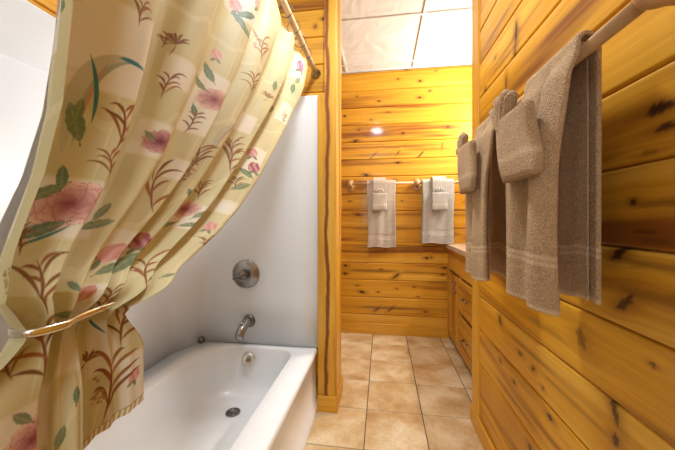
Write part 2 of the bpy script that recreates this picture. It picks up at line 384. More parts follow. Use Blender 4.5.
# ------------------------------------------------------------------ trims
sbox('trim_1', -.318, -.250, 1.660, 1.6895, 0, 2.44, 'heart', .003, 'z', 1.3)
sbox('trim_2', -.2615, -.250, 1.690, 1.872, 0, 2.44, 'pine_trim', .003, 'z', 2.6)
sbox('trim_3', -.356, -.3185, 1.668, 1.6895, 0, 1.768, 'pine_trim', .003, 'z', 5.2)
sbox('trim_4', .4690, .4820, 1.585, 1.69, 0, 2.44, 'pine_trim', .003, 'z', 7.7)
sbox('baseboard_post', -.356, -.244, 1.650, 1.6597, 0, .088, 'pine_trim', .003, 'x', 3.3)
sbox('baseboard_jamb', -.2497, -.240, 1.650, 1.876, 0, .09, 'pine_trim', .003, 'y', 4.4)
sbox('baseboard_back', -1.3, .60, 2.828, 2.8445, 0, .098, 'pine_trim', .004, 'x', 6.1)
bb = sbox('baseboard_right', -1.70, 1.75, -.012, -.0005, 0, .088, 'pine_trim', .003, 'x', 8.2)
bb.location = (RX, 0, 0); bb.rotation_euler = (0, 0, RA-PI/2)

# ------------------------------------------------------------------ bathtub and surround
def rrect(x0, x1, y0, y1, r, nc=8, ns=10):
    """counter-clockwise outline from the (x1,y0) corner; r = radii at (x1,y0),(x1,y1),(x0,y1),(x0,y0); a radius may be (rx, ry)"""
    r = [q if isinstance(q, tuple) else (q, q) for q in r]
    cs = [((x1-r[0][0], y0+r[0][1]), r[0], -PI/2), ((x1-r[1][0], y1-r[1][1]), r[1], 0), ((x0+r[2][0], y1-r[2][1]), r[2], PI/2), ((x0+r[3][0], y0+r[3][1]), r[3], PI)]
    out = []
    for i, (c, rr, a0) in enumerate(cs):
        arc = [(c[0]+rr[0]*math.cos(a0+PI/2*k/nc), c[1]+rr[1]*math.sin(a0+PI/2*k/nc)) for k in range(nc+1)]
        out += arc
        c2, r2, b0 = cs[(i+1) % 4]
        nx = (c2[0]+r2[0]*math.cos(b0), c2[1]+r2[1]*math.sin(b0))
        out += [(arc[-1][0]+(nx[0]-arc[-1][0])*k/ns, arc[-1][1]+(nx[1]-arc[-1][1])*k/ns) for k in range(1, ns)]
    return out
tub = thing('bathtub', 'white acrylic bathtub with a wide front rim against the end wall', 'bathtub', (0, 0, 0))
def build_tub():
    mb = MB(); YE = 1.679; YS = .158
    rings = []
    def outer(x1, z, ins=0): return [(x, y, z) for x, y in rrect(-1.125+ins, x1, YS+ins*0, YE, [.004, .004, .004, .004])]
    for x1, z in ((-.356, .0), (-.356, .045), (-.3655, .055), (-.3715, .298), (-.3600, .310), (-.3605, .328), (-.366, .337), (-.374, .340)):
        rings.append(outer(x1, z))
    def inner(dx, z, e=0):
        return [(x, y, z) for x, y in rrect(-.985+dx*.55, -.478-dx*.5, .30+dx*1.6, 1.648-dx*.55, [.10, (.10, .10), (.19, .26), (.14, .2)])]
    rings.append(inner(-.006, .340)); rings.append(inner(0, .338)); rings.append(inner(.006, .330))
    for k in range(1, 12):
        t = k/11
        rings.append(inner(.006+.030*t+.050*max(0, t-.75)**2*16, .330-.235*t+.0*t))
    rings.append(inner(.125, .078)); rings.append(inner(.19, .072))
    last = rings[-1]; cx = sum(p[0] for p in last)/len(last); cy = sum(p[1] for p in last)/len(last)
    for f in (.6, .25): rings.append([(cx+(p[0]-cx)*f, cy+(p[1]-cy)*f, .072-.003*(1-f)) for p in last])
    mb.loft(rings, cap=False)
    bot = [mb.bm.verts.new((p[0]*.02+cx*.98, p[1]*.02+cy*.98, .069)) for p in last]
    mb.bm.verts.ensure_lookup_table()
    n = len(last); base = len(mb.bm.verts)-2*n
    for i in range(n): mb.bm.faces.new((mb.bm.verts[base+i], mb.bm.verts[base+(i+1) % n], bot[(i+1) % n], bot[i])).smooth = True
    mb.bm.faces.new(bot)
    mb.build('tub_shell', M['tub'], tub)
build_tub()
# drain
DR = (-.758, 1.468, .0735)
d = MB().lathe([(.001, .004), (.016, .004), (.018, .0015), (.026, .0015), (.028, .005), (.035, .0045), (.037, 0)], DR, n=28).build('drain', M['metal_dark'], tub)
mb = MB()
for k in range(6):
    a = k*PI/3; mb.tube([(DR[0]+math.cos(a)*.009, DR[1]+math.sin(a)*.009, DR[2]+.003), (DR[0]+math.cos(a)*.024, DR[1]+math.sin(a)*.024, DR[2]+.0045)], .003, 8)
mb.lathe([(.008, .002), (.009, .008), (.006, .011), (.001, .0115)], DR, n=16).build('drain_strainer', M['metal'], d)
OV = Vector((-.748, 1.628, .272)); oa = Vector((0, -1, .12)).normalized()
o = MB().lathe([(.040, 0), (.040, .006), (.036, .010), (.024, .011), (.022, .009), (.001, .009)], OV, oa, 32).build('overflow_plate', M['chrome'], tub)
MB().lathe([(.009, .008), (.009, .014), (.006, .017), (.001, .0175)], OV, oa, 16).build('overflow_screw', M['metal_dark'], o)

sur = thing('tub_surround', 'glossy white moulded panels lining the walls around the bathtub', 'shower surround')
def surround():
    pts = [(-.356, 1.680), (-.50, 1.680), (-.70, 1.680), (-.90, 1.680)]
    pts += [(-.98, 1.680), (-1.01, 1.678), (-1.035, 1.670), (-1.050, 1.655), (-1.060, 1.635), (-1.080, 1.585), (-1.1135, 1.502), (-1.1175, 1.490), (-1.1195, 1.478), (-1.12, 1.465)]
    pts += [(-1.12, y) for y in (1.3, 1.0, .7, .45)]
    for k in range(0, 9):
        a = PI+PI/2*k/8; pts.append((-1.03+.09*math.cos(a), .25+.09*math.sin(a)))
    pts += [(-.8, .16), (-.42, .16)]
    zs = [(.3405, 0), (.60, 0), (1.553, 0), (1.556, .0015), (1.562, .0065), (1.566, .007), (1.752, .007), (1.762, .005), (1.767, .001)]
    P = np.zeros((len(zs), len(pts), 3))
    for i, (z, off) in enumerate(zs):
        for j, (x, y) in enumerate(pts):
            f = min(1, max(0, (-x-.9)/.1))
            e = .003 if i == len(zs)-1 else 0
            P[i, j] = (x-off*f-e*(x < -1.05), y+e*(y > 1.67), z)
    me = grid_mesh('surround_panel', P)
    o = link('surround_panel', me, M['surround'], sur)
    md = o.modifiers.new('t', 'SOLIDIFY'); md.thickness = .006; md.offset = 1
surround()
MB().lathe([(.021, 0), (.021, .005), (.016, .009), (.014, .017), (.010, .021), (.001, .022)], (-1.052, 1.652, .358), (.92, -.38, 0), 20).build('screw_cap', M['metal_dark'], sur)

# shower valve and spout
v = thing('shower_valve', 'round brushed nickel shower valve plate with a lever on the white end wall', 'shower valve', (-.786, 1.6795, .746))
MB().lathe([(.083, 0), (.083, .005), (.076, .012), (.060, .015), (.058, .019), (.046, .020), (.030, .021), (.001, .021)], (0, 0, 0), (0, -1, 0), 48).build('valve_plate', M['metal'], v)
MB().lathe([(.030, .020), (.029, .050), (.026, .056), (.001, .058)], (0, 0, 0), (0, -1, 0), 28).build('valve_hub', M['metal_dark'], v)
MB().tube([(.010, -.048, .004), (-.012, -.053, -.004), (-.040, -.050, -.014), (-.056, -.046, -.020)], [.011, .012, .010, .007], 14).build('valve_lever', M['metal_dark'], v)
sp = thing('tub_spout', 'brushed nickel tub spout curving down above the bathtub rim', 'spout', (-.766, 1.6795, .474))
MB().lathe([(.037, 0), (.037, .004), (.033, .012), (.027, .016), (.001, .016)], (0, 0, 0), (0, -1, 0), 32).build('spout_flange', M['metal_dark'], sp)
MB().tube([(0, -.010, 0), (0, -.035, .001), (-.002, -.065, -.006), (-.004, -.092, -.022), (-.006, -.108, -.042), (-.007, -.114, -.062)], [.027, .026, .0255, .025, .0245, .024], 20, up=(1, 0, 0)).build('spout_body', M['metal'], sp)
MB().lathe([(.005, 0), (.005, .012), (.009, .014), (.009, .020), (.004, .022)], (-.003, -.088, .000), (0, -.35, 1), 16).build('diverter_knob', M['metal'], sp)

# ------------------------------------------------------------------ shower rod
ROD = (-.37, 1.892)
rod = thing('shower_rod', 'metal shower curtain rod running from the end wall past the tub', 'curtain rod', (ROD[0], 1.689, ROD[1]))
MB().tube([(0, -.004, 0), (0, -1.535, 0)], .0138, 20).build('rod_tube', M['chrome'], rod)
MB().lathe([(.028, 0), (.028, .006), (.025, .014), (.018, .026), (.0165, .034), (.0128, .036)], (0, -.0005, 0), (0, -1, 0), 28, False).build('rod_flange', M['metal'], rod)
MB().lathe([(.028, 0), (.028, .006), (.018, .026), (.0128, .036)], (0, -1.536, 0), (0, 1, 0), 28, False).build('rod_flange', M['metal'], rod)
# dark wood shadow board above the tub is the plank wall itself

# ------------------------------------------------------------------ shower curtain
ZT, ZB = 1.848, .955
FAR = np.array([(1.52, 1.855), (1.475, 1.791), (1.405, 1.702), (1.300, 1.591), (1.125, 1.419), (.880, 1.215), (.715, 1.092), (.615, 1.035), (.520, .993), (.440, .968), (.376, .948)])[::-1]
NEAR = np.array([(.280, 1.855), (.284, 1.5), (.288, 1.31), (.284, 1.2), (.270, 1.12), (.246, 1.04), (.232, .99), (.256, .955)])[::-1]
def sm(x): x = np.clip(x, 0, 1); return x*x*(3-2*x)
def curtain_pt(s, t, off=0.0, amp=1.0, phase=0.0):
    """s across the fabric 0 near .. 1 far; t 0 top .. 1 tie .. 2 hem; returns (...,3)"""
    td = np.clip(t, 0, 1); tl = np.clip(t-1, 0, 1)
    # drape: height falls toward the tie, faster at first for the far strands
    zn = ZT+(ZB-ZT)*td
    tau = 1-(1-td)
    # far strand by arc length
    far_t = np.concatenate([[0], np.cumsum(np.hypot(*np.diff(FAR, axis=0).T))]); far_t /= far_t[-1]
    yf = np.interp(1-td, far_t, FAR[:, 0]); zf = np.interp(1-td, far_t, FAR[:, 1])
    yn = np.interp(zn, NEAR[:, 1], NEAR[:, 0])
    b = s**1.0
    y = yn+(yf-yn)*b; z = zn+(zf-zn)*b**1.6
    # folds
    ph = 6.6*(s+.020*np.sin(9*s+1)+.012*np.sin(23*s))+phase
    env = (.021+.008*np.sin(5*s+2))*amp
    A = env*(1-.5*sm((td-.55)/.45))*(.55+.45*sm(td*5))
    wv = np.sin(2*PI*ph)
    x = ROD[0]+off+A*(wv+.22*np.sin(4*PI*ph+1.2+2*td))+.006*np.sin(6*td+9*s)*sm(td*3)
    x = x-.010*(1-sm(td*5))
    zsag = .018*(1-np.cos(2*PI*(s*12-.35)))/2*np.exp(-td/.03)
    x = x+(.010+.016*sm((s-.25)*3))*np.exp(-((td-.965)/.035)**2)*(1-sm(tl*12))
    y = y+A*.30*np.cos(2*PI*ph)*(1-s*.4)
    # tail below the tie
    hem = .806-.075*sm((1-s)/.55)-.03*sm((.3-s)/.3)
    y_t = .263+.150*s
    fl = sm(tl*2.2)
    y2 = y+(-.075*sm((.20-s)/.20)+.012*(s-.5))*fl
    z = z-zsag
    z2 = ZB-(ZB-hem)*tl
    x = x-A*.8*wv*fl+(-.055*sm((.20-s)/.20))*fl+.017*np.sin(2*PI*(s*2.3+.1))*fl
    y2 = y2+.022*sm((s-.6)/.4)*fl-(A*.30*np.cos(2*PI*ph)*(1-s*.4))*.8*fl
    x = np.where(t > 1, x, x); 
    y = np.where(t > 1, y2, y); z = np.where(t > 1, z2+(z-ZB)*(1-tl), z)
    return np.stack([x, y, z], -1)
def s_samples(n):
    q = np.linspace(0, 1, 4000); dens = 1/(.30+1.2*q)+.35
    c = np.cumsum(dens); c = (c-c[0])/(c[-1]-c[0]); return np.interp(np.linspace(0, 1, n), c, q)
NS, NT = 860, 780
ss = s_samples(NS); tt = np.concatenate([np.linspace(0, 1, 600, endpoint=False), np.linspace(1, 2, 180)])
SS, TT = np.meshgrid(ss, tt)
CP = curtain_pt(SS, TT)
# printed motifs on the cloth: kind, position across, position down, turn from the strand, size in metres
#MOTIFS_BEGIN
MOTIFS = [('patch', 0.1561, 0.8533, -0.6, 0.0525, 0.0406), ('patch', 0.1298, 0.5967, 0.02, 0.0474, 0.0726), ('patch', 0.4961, 0.5683, -0.08, 0.0473, 0.0947), ('patch', 0.3346, 0.7133, -0.06, 0.0323, 0.0356), ('patch', 0.7532, 0.8117, -0.24, 0.0393, 0.0393),
          ('patch', 0.5138, 0.8967, -0.22, 0.0317, 0.0317), ('patch', 0.4554, 0.9667, -0.04, 0.0243, 0.0146), ('patch', 0.8837, 0.6, -0.16, 0.0345, 0.0632), ('patch', 0.9038, 0.0967, 0.04, 0.0404, 0.0988), ('patch', 0.4935, 0.1983, -0.12, 0.0726, 0.0614),
          ('patch', 0.0621, 0.5967, -0.1, 0.032, 0.0493), ('patch', 0.717, 0.5167, -0.16, 0.0386, 0.0441), ('patch', 0.1891, 1.486, -0.04, 0.032, 0.0363), ('patch', 0.4881, 1.1061, -0.14, 0.0193, 0.0434), ('patch', 0.8855, 1.7039, 0.0, 0.0142, 0.0369),
          ('patch', 0.3402, 0.5617, 0.1, 0.0329, 0.0365), ('patch', 0.4961, 0.7417, -0.18, 0.0181, 0.0254), ('patch', 0.891, 0.76, -0.18, 0.0279, 0.0279), ('patch', 0.9223, 0.36, -0.16, 0.03, 0.0674), ('patch', 0.7852, 1.3017, -0.05, 0.0162, 0.0404),
          ('rose', 0.1423, 0.8483, -0.44, 0.0309, 0), ('leaf', 0.1086, 0.8133, -0.16, 0.0168, 1), ('leaf', 0.0949, 0.835, -2.27, 0.0208, 1), ('leaf', 0.1094, 0.8833, -2.11, 0.0222, 1), ('leaf', 0.2916, 0.87, 1.12, 0.0195, 1),
          ('leaf', 0.2885, 0.85, 0.25, 0.016, 1), ('stroke_teal', 0.1146, 0.89, 0.99, 0.0222, 0), ('rose', 0.4881, 0.5533, -0.41, 0.0325, 0), ('bud', 0.4567, 0.4217, -0.15, 0.0162, 0), ('leaf', 0.4541, 0.485, -0.66, 0.0309, 1),
          ('leaf', 0.4401, 0.5267, -1.09, 0.0252, 1), ('leaf', 0.4567, 0.6, 2.73, 0.0182, 1), ('rose_dark', 0.3357, 0.715, -0.4, 0.021, 0), ('leaf', 0.3053, 0.71, -0.83, 0.0127, 1), ('rose', 0.7202, 0.7983, -0.68, 0.0256, 0),
          ('leaf', 0.7835, 0.8033, 0.5, 0.0181, 1), ('leaf', 0.7767, 0.83, 1.05, 0.0192, 1), ('leaf', 0.6366, 0.7733, -0.65, 0.0153, 1), ('bud', 0.9112, 0.8183, 0.05, 0.0148, 0), ('leaf', 0.7056, 0.8383, -2.38, 0.0164, 1),
          ('bud_dark', 0.5976, 0.8833, -0.31, 0.0172, 0), ('bud', 0.4736, 0.9083, 0.73, 0.018, 0), ('leaf', 0.5991, 0.9217, 0.5, 0.0318, 1), ('leaf', 0.511, 0.93, 0.88, 0.0215, 1), ('bud', 0.4516, 0.9667, 0.87, 0.0109, 0),
          ('leaf', 0.3225, 0.9533, -0.92, 0.0104, 1), ('bud_dark', 0.9186, 0.625, -0.25, 0.0227, 0), ('leaf', 0.9001, 0.65, -1.03, 0.03, 1), ('leaf', 0.9149, 0.695, 0.71, 0.031, 1), ('bud', 0.8801, 0.5783, -0.33, 0.0206, 0),
          ('bud_purple', 0.9075, 0.0783, 0.05, 0.041, 0), ('leaf', 0.8983, 0.23, -0.15, 0.0409, 1), ('leaf', 0.9056, 0.1717, 0.21, 0.0385, 1), ('bud', 0.4619, 0.2233, -0.34, 0.0239, 0), ('bud', 0.5234, 0.1433, -0.22, 0.0268, 0),
          ('leaf', 0.4802, 0.2683, -0.92, 0.0343, 1), ('leaf', 0.4948, 0.2283, 0.82, 0.0384, 1), ('leaf', 0.5069, 0.2867, 1.98, 0.0321, 1), ('bud', 0.0602, 0.5833, -0.3, 0.0135, 0), ('leaf', 0.0005, 0.6033, 0.23, 0.009, 1),
          ('tulip_leaf', 0.1072, 0.6883, -0.01, 0.0652, 0), ('stroke_teal', 0.1153, 0.675, -0.13, 0.0424, 0), ('leaf', 0.105, 0.7317, -0.32, 0.028, 1), ('leaf', 0.1064, 0.71, 0.1, 0.0155, 1), ('tulip_leaf', 0.6095, 0.615, -0.07, 0.0457, 0),
          ('leaf', 0.7599, 0.3233, -0.16, 0.0304, 1), ('leaf', 0.8639, 0.3717, -0.03, 0.0249, 1), ('leaf', 0.9223, 0.94, 0.81, 0.0129, 1), ('leaf', 0.3368, 0.9917, 1.62, 0.0136, 1), ('sprig', 0.1962, 0.725, -0.11, 0.036, 0),
          ('fan', 0.3, 0.4917, -0.17, 0.0276, 0), ('sprig', 0.1744, 0.5167, 0.1, 0.0212, 0), ('sprig', 0.2024, 0.7883, -0.3, 0.021, 0), ('sprig', 0.458, 0.795, -0.31, 0.0444, 0), ('sprig', 0.3031, 0.6, 0.17, 0.0276, 0),
          ('sprig', 0.5786, 0.6933, -0.07, 0.041, 0), ('sprig', 0.7599, 0.6483, -0.2, 0.0496, 0), ('sprig', 0.4632, 0.63, 0.03, 0.0317, 0), ('wheat', 0.5742, 0.7267, -0.1, 0.0275, 0), ('sprig', 0.1561, 0.9483, -0.24, 0.0316, 0),
          ('wheat', 0.0217, 0.935, -0.33, 0.0134, 0), ('sprig', 0.7615, 0.9367, -0.16, 0.0363, 0), ('sprig', 0.6035, 0.2683, -0.15, 0.0544, 0), ('wheat', 0.5888, 0.2567, -0.05, 0.03, 0), ('sprig', 0.6305, 0.42, -0.16, 0.0442, 0),
          ('sprig', 0.7383, 0.6117, -0.17, 0.0408, 0), ('sprig', 0.9334, 0.385, -0.17, 0.0296, 0), ('sprig', 0.9693, 0.86, -0.27, 0.0239, 0), ('sprig', 0.8874, 0.6883, -0.1, 0.0257, 0), ('sprig', 0.7251, 0.7467, -0.15, 0.0299, 0),
          ('fan', 0.7532, 0.3783, -0.1, 0.029, 0), ('sprig', 0.0885, 0.8967, -0.33, 0.015, 0), ('sprig', 0.6125, 0.9817, -0.13, 0.0179, 0), ('sprig', 0.2874, 0.5, 0.03, 0.018, 0), ('rose', 0.183, 1.5084, -0.02, 0.0234, 0),
          ('leaf', 0.1577, 1.3855, -0.76, 0.0134, 1), ('leaf', 0.4006, 1.6201, 0.29, 0.0139, 1), ('bud', 0.8983, 1.6872, 0.29, 0.0086, 0), ('sprig', 0.1839, 1.1564, -0.22, 0.0365, 0), ('sprig', 0.8041, 1.6816, 0.1, 0.0411, 0),
          ('sprig', 0.9038, 1.1844, 0.57, 0.0333, 0), ('wheat', 0.7649, 1.6536, -0.2, 0.0162, 0), ('sprig', 0.092, 1.1397, -0.5, 0.0183, 0), ('stroke_teal', 0.7548, 1.1173, 2.44, 0.0158, 0), ('leaf', 0.4723, 1.419, 0.07, 0.0107, 1),
          ('fan', 0.7268, 1.3631, 0.43, 0.0132, 0)]
#MOTIFS_END
PRINT_SCALE = {'patch': 1.15, 'rose': 1.2, 'rose_dark': 1.25, 'sprig': 1.0, 'leaf': 1.0}
def paint_curtain():
    U = np.concatenate([np.zeros((NT, 1)), np.cumsum(np.linalg.norm(np.diff(CP, axis=1), axis=2), 1)], 1)
    V = np.concatenate([np.zeros((1, NS)), np.cumsum(np.linalg.norm(np.diff(CP, axis=0), axis=2), 0)], 0)
    rng = np.random.default_rng(11)
    yel = np.array((.60, .52, .28)); cre = np.array((.76, .69, .55))
    col = np.empty((NT, NS, 3)); col[:] = yel
    # faint woven lace bands
    Uf = SS*1.9; Vf = V
    lace = (np.abs(((Uf/.21) % 1)-.5) < .035) | (np.abs(((Vf/.26) % 1)-.5) < .03)
    col[lace] = col[lace]*.6+np.array((.76, .68, .42))*.4
    col *= (1+.05*np.sin(Uf*31)*np.sin(Vf*27))[..., None]
    def seg(d, a, b):   # soft threshold: 1 when d<a, 0 when d>b
        return np.clip((b-d)/(b-a), 0, 1)
    for kind, s, t, ang, r, e in MOTIFS:
        r *= PRINT_SCALE.get(kind, 1.15)
        j = int(np.argmin(np.abs(ss-s))); i = int(np.argmin(np.abs(tt-t)))
        R = max(r, e if kind == 'patch' else 0)*1.9+.01
        du0 = np.abs(U[i]-U[i, j]) < R*1.1; dv0 = np.abs(V[:, j]-V[i, j]) < R*1.1
        j0, j1 = np.where(du0)[0][[0, -1]]; i0, i1 = np.where(dv0)[0][[0, -1]]
        sl = (slice(i0, i1+1), slice(j0, j1+1))
        du = U[sl]-U[i0:i1+1, j:j+1]; dv = -(V[sl]-V[i:i+1, j0:j1+1])
        c, sn = math.cos(ang), math.sin(ang)
        x = du*c-dv*sn; y = du*sn+dv*c          # motif frame, y up
        if kind == 'patch': x, y = du, dv
        blk = col[sl]
        def put(m, cc):
            blk[:] = blk*(1-m[..., None])+np.asarray(cc)*m[..., None]
        px_ = .0012
        def stroke(pts, wid, cc, op=1.0):
            pts = np.array(pts, float); n = 18
            q = np.linspace(0, 1, n)
            if len(pts) == 3: P = np.outer((1-q)**2, pts[0])+np.outer(2*q*(1-q), pts[1])+np.outer(q*q, pts[2])
            else: P = np.outer(1-q, pts[0])+np.outer(q, pts[1])
            best = np.full(x.shape, -9.)
            for k in range(n-1):
                a, b = P[k], P[k+1]; ab = b-a; l2 = max((ab**2).sum(), 1e-12)
                h = np.clip(((x-a[0])*ab[0]+(y-a[1])*ab[1])/l2, 0, 1)
                d = np.hypot(x-a[0]-ab[0]*h, y-a[1]-ab[1]*h)
                ww = wid*np.sin(PI*np.clip((k+h)/(n-1), 0.02, .98))**.7
                best = np.maximum(best, (ww-d))
            put(np.clip(best/px_+.5, 0, 1)*op, cc)
        def leaf(cx, cy, a, ln, wd, base=(.13, .17, .065)):
            ca, sa = math.cos(a), math.sin(a)
            lx = (x-cx)*ca-(y-cy)*sa; ly = (x-cx)*sa+(y-cy)*ca   # ly along the leaf
            f = np.clip((ly/ln+1)/2, 0, 1); wv = wd*np.sin(PI*f)**.8*(1+.05*np.sin(ly/ln*13))
            m = np.clip((wv-np.abs(lx))/px_+.5, 0, 1)*(np.abs(ly) < ln)
            vein = np.exp(-(lx/(.12*wd+.0004))**2)*.6+.35*np.clip(np.sin(ly/ln*16+np.abs(lx)/wd*5), 0, 1)
            cc = np.asarray(base)*(1-vein[..., None]*.55)+np.array((.42, .44, .24))*(vein[..., None]*.55)
            sh = (lx > 0)[..., None]*.25
            put(m*.93, cc*(1-sh)+np.array((.05, .14, .10))*sh)
        rr = np.hypot(x, y)/r; th = np.arctan2(y, x)
        if kind == 'patch':
            m = seg(np.abs(du), r-.002, r+.002)*seg(np.abs(dv), e-.002, e+.002)
            put(m*.9, cre)
            edge = seg(np.abs(np.abs(dv)-e), .003, .005)*seg(np.abs(du), r, r+.004)
            put(edge*.25, (.62, .50, .22))
        elif kind.startswith('rose'):
            dark = kind == 'rose_dark'
            o1 = rng.uniform(0, 6)
            dk = np.array((.18, .02, .04)) if dark else np.array((.28, .04, .06))
            md_ = np.array((.44, .10, .11)) if dark else np.array((.60, .22, .17))
            lt = np.array((.72, .42, .38)) if dark else np.array((.84, .57, .45))
            n_ = 0
            for ring, (rad, pr, cnt) in enumerate(((.66, .36, 9), (.50, .34, 8), (.34, .28, 6), (.20, .22, 5), (.07, .15, 3))):
                for q in range(cnt):
                    a_ = o1+ring*1.3+2*PI*q/cnt+rng.uniform(-.15, .15)
                    cx_, cy_ = rad*r*math.cos(a_), rad*r*math.sin(a_)*.82
                    pr_ = pr*r*rng.uniform(.85, 1.12)
                    lx, ly = x-cx_, (y-cy_)*1.12
                    dd = np.hypot(lx, ly)/pr_*(1+.07*np.sin(4*np.arctan2(ly, lx)+a_*3))
                    out_ = np.clip((lx*math.cos(a_)+ly*math.sin(a_))/pr_*.5+.5, 0, 1)[..., None]
                    mix_ = (.85*ring/4)
                    cc = (md_*(1-out_)+lt*out_)*(1-mix_)+dk*mix_*1.0+0*out_
                    cc = cc*(1-.35*(1-out_))
                    put(np.clip((1-dd)/.10, 0, 1)*.95, cc)
                    put(np.clip(1-np.abs(dd-.98)/.07, 0, 1)*.6, dk*1.1)
        elif kind.startswith('bud'):
            bc = {'bud': (.62, .25, .22), 'bud_dark': (.30, .03, .07), 'bud_purple': (.36, .06, .22)}[kind]
            f = np.clip((y/r+1)/2, 0, 1); wv = .72*r*np.sin(PI*np.clip(f*.92+.04, 0, 1))**.55*(1+.05*np.sin(y/r*9))
            m = np.clip((wv-np.abs(x))/px_+.5, 0, 1)*(np.abs(y) < r)
            st = .5+.5*np.sin(x/r*8+2*np.sin(y/r*3))
            cc = np.array(bc)*(1-.5*st[..., None])+np.array((.80, .52, .44))*.5*st[..., None]
            put(m*.95, cc)
            leaf(-.35*r, -1.0*r, .6, .5*r, .2*r); leaf(.35*r, -1.0*r, -.5, .5*r, .2*r)
        elif kind == 'leaf':
            leaf(0, 0, 0, r, r*.34, [(.15, .20, .075), (.10, .17, .10), (.20, .23, .10)][rng.integers(3)])
            stroke([(0, -r), (0, -1.25*r)], .0009, (.13, .15, .07))
        elif kind == 'stroke_teal':
            stroke([(0, -r), (.25*r, 0), (0, r)], .03*r+.0012, (.045, .19, .19))
        elif kind == 'tulip_leaf':
            stroke([(-.1*r, -1.1*r), (-.25*r, .8*r), (.75*r, 1.0*r)], .16*r, (.50, .45, .30), .85)
            stroke([(.0*r, -1.0*r), (-.05*r, .6*r), (.7*r, .97*r)], .05*r, (.33, .36, .25), .9)
            stroke([(.45*r, .93*r), (.65*r, 1.0*r), (.9*r, .9*r)], .05*r, (.05, .20, .21))
            stroke([(.0*r, -.6*r), (.1*r, .2*r), (.3*r, .75*r)], .03*r, (.55, .28, .22))
        elif kind == 'wheat':
            for k in range(26):
                a = rng.uniform(-1, 1); b = rng.uniform(-.6, .6)
                d = np.hypot(x-b*r*.7, y-a*r)
                put(np.clip((.11*r-np.abs(d-.10*r*0))/px_+.5, 0, 1)*.75*(d < .14*r), np.array((.36, .19, .07))*rng.uniform(.7, 1.4))
        elif kind == 'fan':
            for k in range(7):
                a = (k-3)*.42+rng.uniform(-.1, .1); ln = r*rng.uniform(.75, 1.05)
                stroke([(0, -.3*r), (math.sin(a)*ln*.6, math.cos(a)*ln*.6), (math.sin(a)*ln*1.1, math.cos(a)*ln*.9-.15*r)], .055*r+.0005, np.array((.25, .11, .035))*rng.uniform(.8, 1.2))
            stroke([(0, -.3*r), (-.1*r, -.8*r), (-.4*r, -1.2*r)], .0011, (.27, .12, .04))
        elif kind == 'sprig':
            br = np.array((.23, .075, .02)); fl = rng.choice([-1, 1])
            stroke([(.15*r*fl, -1.1*r), (-.15*r*fl, 0), (.1*r*fl, .95*r)], .0009+.02*r, br)
            for k in range(7):
                h = (-.75, -.5, -.15, .0, .35, .45, .7)[k]; sd = (1, -1)[k % 2]; ln = r*(1.1-.05*k)*rng.uniform(.65, 1.25)
                bx = fl*r*(.15-.22*(h+1.1)/1.1 if h < 0 else -.07+.12*h)
                tint = br*rng.uniform(.75, 1.6)+np.array((0, .03, 0))*rng.uniform(0, 1)
                up = rng.uniform(.45, 1.15)
                stroke([(bx, h*r), (bx+sd*ln*.25, h*r+ln*up), (bx+sd*ln*rng.uniform(.6, .95), h*r+ln*up*rng.uniform(.6, 1.3))], .052*r+.0004, tint)
        col[sl] = blk
    # beaded hem
    dh = V[-1:]-V
    hem = dh < .009
    bead = (np.sin(U/.0011) > 0)
    col[hem & bead] = (.52, .38, .16); col[hem & ~bead] = (.80, .74, .55)
    col[(dh > .009) & (dh < .0105)] = (.45, .33, .16)
    return np.clip(col, 0, 1)
def cloth_mat(name, attr, base, trans):
    m, nt, b = mat(name)
    if attr:
        a = N(nt, 'ShaderNodeAttribute', attribute_name=attr); c = a.outputs['Color']
    else:
        r = nt.nodes.new('ShaderNodeRGB'); r.outputs[0].default_value = (*base, 1); c = r.outputs[0]
    tc = nt.nodes.new('ShaderNodeTexCoord')
    f = noise(nt, tc.outputs['Object'], 900, 2)
    c = mixc(nt, .35, c, ramp(nt, f, [(.3, (.86, .86, .86)), (.7, (1.06, 1.06, 1.06))]), 'MULTIPLY')
    L(nt, c, b.inputs['Base Color']); b.inputs['Roughness'].default_value = .62
    b.inputs['Specular IOR Level'].default_value = .25
    tr = nt.nodes.new('ShaderNodeBsdfTranslucent'); L(nt, c, tr.inputs[0])
    mx = nt.nodes.new('ShaderNodeMixShader'); mx.inputs[0].default_value = trans
    L(nt, b.outputs[0], mx.inputs[1]); L(nt, tr.outputs[0], mx.inputs[2])
    L(nt, mx.outputs[0], nt.nodes['Material Output'].inputs[0])
    return m
cur = thing('shower_curtain', 'yellow and cream floral shower curtain with roses, gathered to the left by a tieback', 'shower curtain', (ROD[0], .9, 1.855))
me = grid_mesh('fabric_panel', CP-np.array((ROD[0], .9, 1.855)))
set_col(me, 'print', paint_curtain())
link('fabric_panel', me, cloth_mat('floral_cloth', 'print', None, .13), cur)
# white liner behind
s2, t2 = np.meshgrid(np.linspace(.075, .975, 220), np.linspace(0, 1.35, 160))
lp = curtain_pt(s2, t2, -.05, .55, .6)
lp[..., 1] -= .02*s2*(1-np.clip(t2, 0, 1))*0
lin = thing('curtain_liner', 'plain white liner hanging just behind the floral shower curtain', 'curtain liner', (ROD[0]-.05, .9, 1.855))
link('liner_panel', grid_mesh('liner_panel', lp-np.array((ROD[0]-.05, .9, 1.855))), cloth_mat('white_liner', None, (.80, .80, .79), .3), lin)
